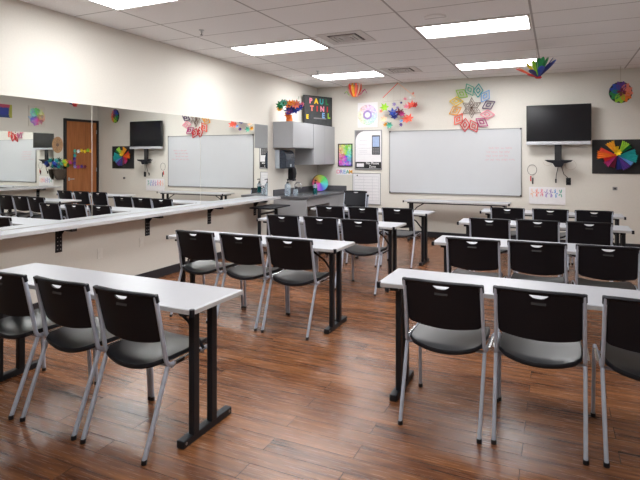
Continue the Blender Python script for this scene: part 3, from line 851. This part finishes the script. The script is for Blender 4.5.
cb.build('power_cable', 'cable', r, loc=AO, smooth=True)
cb = MB().tube([(.215 + .085 * math.cos(a_) - .02, .10, -.20 + .085 * math.sin(a_) * .95) for a_ in [2 * PI * i / 20 for i in range(20)]], .003, n=6, closed=True)
cb.tube([(-.16 + .07 * math.cos(a_), .10, -.165 + .045 * math.sin(a_)) for a_ in [PI * .9 + 1.1 * PI * i / 12 for i in range(13)]], .003, n=5)
cb.build('cable_loop', 'string', r, loc=AO, smooth=True)

# key ring with markers, painted sheet
r = empty('marker_ring', (4.196, D - .006, 1.30), 0, 'thin wire ring with red and black markers hanging beside the whiteboard', 'marker holder')
MB().tube([(.075 * math.cos(a_), 0, .01 + .09 * math.sin(a_)) for a_ in [2 * PI * i / 24 for i in range(24)]], .003, n=6, closed=True).build('ring', 'cable', r)
MB().tube([(-.02, 0, -.10), (-.022, 0, -.19)], .011, n=8).build('marker', P('red'), r, smooth=True)
MB().tube([(.012, 0, -.13), (.01, 0, -.24)], .011, n=8).build('marker', 'card_black', r, smooth=True)
r = empty('painted_sheet', (4.437, D, .86), 0, 'white sheet with a row of pastel painted letters below television', 'poster')
MB().box(-.292, -.012, -.15, .292, -.001, .15).build('sheet', 'paper', r)
random.seed(8)
for i, cl in enumerate(('peach', 'salmon', 'pink', 'lilac', 'lilac', 'sky', 'mint')):
    cx_ = -.235 + i * .075
    mb = MB()
    for j in range(7):
        a_ = 2 * PI * j / 7 + random.random()
        x1 = cx_ + .032 * math.cos(a_); z1 = .045 + .075 * math.sin(a_)
        mb.tube([(cx_ + .008 * math.cos(a_), -.013, .045 + .01 * math.sin(a_)), (x1, -.013, z1)], .006, .001, n=5, side=(0, 0, 1))
    mb.build('painted_figure', P(cl), r)

# black card with folded paper flower
r = empty('paper_flower_artwork', (5.505, D, 1.54), 0, 'black card with large rainbow folded paper flower right of television', 'picture')
MB().box(-.372, -.014, -.285, .372, -.001, .285).build('card', 'card_black', r)
cxf, czf = -.0, .02
FL = [(98, .16, .09, 'yellow', -.06), (118, .26, .15, 'gold', 0), (60, .26, .13, 'lime', .0), (40, .25, .06, 'green', .0), (12, .27, .11, 'teal', 0), (-12, .29, .14, 'teal', 0), (-34, .26, .07, 'sky', 0), (-58, .26, .13, 'purple', 0), (-80, .24, .13, 'navy', 0),
      (-112, .22, .08, 'maroon', 0), (-138, .24, .11, 'magenta', 0), (-158, .22, .08, 'red', 0), (178, .31, .15, 'orange', 0), (160, .29, .10, 'coral', 0)]
for a_, ln, wd, cl, _ in FL:
    t = math.radians(a_)
    mb = MB()
    m4 = Matrix.Translation((cxf, -.02, czf)) @ Matrix.Rotation(-t, 4, 'Y') @ Matrix.Rotation(PI / 2, 4, 'X') @ Matrix.Rotation(-.16, 4, 'Y')
    n_ = 8   # pleated fan
    top = []
    for i in range(n_ + 1):
        q = (i / n_ - .5); rr = ln * (1 - .06 * (i % 2))
        top.append((rr, q * wd, .018 * (i % 2)))
    vs = [mb.b.verts.new(m4 @ Vector((.015, q * .012, 0))) for q in (-1, 1)]
    tv = [mb.b.verts.new(m4 @ Vector(p)) for p in top]; bv = [mb.b.verts.new(m4 @ (Vector(p) - Vector((0, 0, .002)))) for p in top]
    c1 = mb.b.verts.new(m4 @ Vector((.01, 0, .002))); c2 = mb.b.verts.new(m4 @ Vector((.01, 0, 0)))
    for v_ in vs: mb.b.verts.remove(v_)
    for i in range(n_):
        mb.b.faces.new((c1, tv[i], tv[i + 1])); mb.b.faces.new((c2, bv[i + 1], bv[i])); mb.b.faces.new((tv[i], bv[i], bv[i + 1], tv[i + 1]))
    mb.b.faces.new((c1, c2, bv[0], tv[0])); mb.b.faces.new((c1, tv[n_], bv[n_], c2))
    mb.build('paper_fan', P(cl), r)
flower_mesh(7, .08, .06, .5).build('flower_centre', P('yellow'), r, loc=(-.0, -.03, .075), rot=(PI / 2, 0, 0))

# rainbow disc hanging at the right
r = empty('rainbow_disc', (5.53, 9.55, 2.58), math.radians(14), 'round multicoloured paper disc hanging from ceiling at right edge', 'decoration')
MB().tube([(0, 0, .18), (0, .0, .42)], .004, n=6).build('string', 'string', r)
SEG = ['salmon', 'salmon', 'salmon', 'purple', 'purple', 'blue', 'blue', 'green', 'green', 'lime', 'lime', 'orange', 'orange']
MB().lathe([(.172, -.012), (.172, .0), (.12, .02), (0, .03)], n=32, mtx=Matrix.Rotation(PI / 2, 4, 'X')).build('backing_disc', 'card_black', r)
nS = len(SEG)
for i, cl in enumerate(SEG):
    a_ = 2 * PI * i / nS - .1
    m4 = Matrix.Rotation(-a_, 4, 'Y') @ Matrix.Rotation(PI / 2, 4, 'X') @ Matrix.Translation((0.01, 0, .028)) 
    MB().blade(.172, .105, .003, -.018, .05, m4, n=8, tip=.9).build('paper_petal', P(cl), r)
    m5 = Matrix.Rotation(-a_ - .2, 4, 'Y') @ Matrix.Rotation(PI / 2, 4, 'X') @ Matrix.Translation((0.01, 0, .034))
    if i % 3 == 0: MB().blade(.065, .045, .003, -.006, .08, m5, n=6, tip=.9).build('paper_petal', P(['maroon', 'plum', 'navy'][i % 3]), r)

# big rainbow petal flower hanging from the ceiling
r = empty('hanging_paper_flower', (4.37, 7.4, 2.585), 0, 'rainbow paper petal flower hanging from ceiling in front of far light panel', 'decoration')
MB().tube([(0, 0, .02), (-.03, 0, .40)], .002, n=5).build('string', 'string', r)
N = 13
hues = ['blue', 'navy', 'green', 'green', 'green', 'lime', 'yellow', 'orange', 'coral', 'red', 'navy', 'blue', 'navy']
ELV = [.62, .85, 1.0, 1.1, 1.05, .9, .75, .45, .3, .02, .12, .25, .42]
for i in range(N):
    a_ = 2 * PI * i / N
    el = ELV[i]
    ln = .18 if i == 9 else .31
    m4 = Matrix.Rotation(a_ - .42, 4, 'Z') @ Matrix.Rotation(-el, 4, 'Y')
    mb = MB().blade(ln, .082, .004, .03, .10, m4, n=12, tip=-1)
    mb.build('paper_petal', P(hues[i]), r)
MB().lathe([(.03, -.01), (.045, .0), (.03, .02), (0, .02)], n=12).build('flower_centre', P('red'), r)

k = NT('dusk_abstract'); tc = k.coords(); sp = k.n('ShaderNodeSeparateXYZ'); k.l(tc, sp.inputs[0])
nz = k.noise(tc, 9, 4, .6)
hv = k.math('ADD', sp.outputs[2], k.math('MULTIPLY', k.math('SUBTRACT', nz, .5), .10))
base_ = k.ramp(k.math('ADD', k.math('MULTIPLY', hv, 3), .5), [(.0, lin((24, 60, 90))), (.35, lin((28, 48, 150))), (.68, lin((40, 60, 150))), (.76, lin((190, 70, 100)))])
k.l(k.mix(k.math('LESS_THAN', k.math('ADD', sp.outputs[0], k.math('MULTIPLY', nz, .12)), -.13), base_, lin((170, 170, 60))), k.b.inputs['Base Color'])
DUSK = k.m
# ------------------------------------------------------------------ right wall, seen in the mirror
RZ = PI / 2    # a panel facing -y turned to face -x: rotate so that its front looks to -x
RZ = -PI / 2
framed('blue_abstract_painting', W, 7.20, 2.555, .50, .29, DUSK, 'small dark blue abstract painting on right wall, seen in left mirror', 'painting', None, rz=RZ)
framed('paint_splash_artwork', W, 8.05, 2.49, .42, .48, wheel_mat('paint_splash', .60, .75, .85, -1, cells=14, mask=(.20, .22, 10), bg=(214, 208, 198)), 'pastel paint splash picture on right wall, seen in left mirror', 'painting', None, rz=RZ)
r = empty('woven_plate', (W, 8.597, 1.84), RZ, 'round tan plate on wall above hanging basket, seen in mirror', 'decoration')
MB().lathe([(.185, .0), (.19, .016), (.15, .012), (.0, .008)], n=30, mtx=Matrix.Diagonal((.76, 1, 1.05, 1)) @ Matrix.Rotation(PI / 2, 4, 'X')).build('plate', 'tan', r, smooth=True)
MB().lathe([(.045, .008), (.03, .02), (0, .02)], n=14, mtx=Matrix.Rotation(PI / 2, 4, 'X')).build('plate_centre', P('brown'), r)
sp_ = MB()
for i in range(12):
    a_ = 2 * PI * i / 12
    sp_.tube([(.05 * math.cos(a_), -.015, .05 * math.sin(a_)), (.115 * math.cos(a_), -.017, .15 * math.sin(a_))], .004, n=4)
sp_.build('spoke', P('brown'), r)
r = empty('hanging_basket', (W, 8.60, 1.0), RZ, 'brown wall basket with colourful flowers beside the door, seen in mirror', 'basket')
MB().lathe([(.10, 0), (.16, .06), (.20, .16), (.21, .25), (.19, .25), (.0, .22)], c=(0, 0, 0), n=24, mtx=Matrix.Translation((0, -.088, 0)) @ Matrix.Diagonal((.88, .36, 1, 1))).build('basket_body', 'basket', r, smooth=True)
random.seed(21)
for i, (dx, dz, cl) in enumerate(((-.20, .38, 'blue'), (-.12, .44, 'teal'), (-.16, .33, 'navy'), (-.03, .46, 'dkgreen'), (.0, .37, 'mint'), (.06, .42, 'lime'), (.10, .35, 'yellow'), (.14, .42, 'gold'), (.24, .40, 'magenta'), (-.06, .31, 'teal'), (.19, .33, 'green'))):
    flower_mesh(7, .085, .05, .4).build('flower', P(cl), r, loc=(-dx, -.09 + random.uniform(-.03, .03), dz), rot=(1.1, random.uniform(-.4, .4), 0))
st = MB()
for i in range(7): st.tube([(0, -.085, .22), (-.18 + i * .06, -.09, .36)], .005, n=5)
st.build('stem', P('dkgreen'), r)
r = empty('door_garland', (W - .036, 9.27, 1.5), RZ, 'garland of yellow, green and purple paper flowers on brown door, seen in mirror', 'garland')
GA = [(-.24, .20, 'mint'), (-.14, .19, 'white'), (-.04, .21, 'yellow'), (.06, .19, 'yellow'), (.15, .22, 'lime'), (.23, .2, 'gold'), (-.24, .09, 'teal'), (-.25, .0, 'purple'), (-.25, -.10, 'purple'), (-.24, -.19, 'lilac'), (-.14, -.2, 'magenta'), (-.04, -.19, 'purple'), (.06, -.2, 'maroon')]
for dx, dz, cl in GA:
    flower_mesh(6, .065, .045, .3).build('paper_flower', P(cl), r, loc=(-dx, -.012, dz), rot=(PI / 2, 0, 0))
MB().tube([(-.25, -.006, .2), (.24, -.006, .2), (.25, -.006, -.2), (-.1, -.006, -.2)], .005, n=5).build('cord', 'string', r)
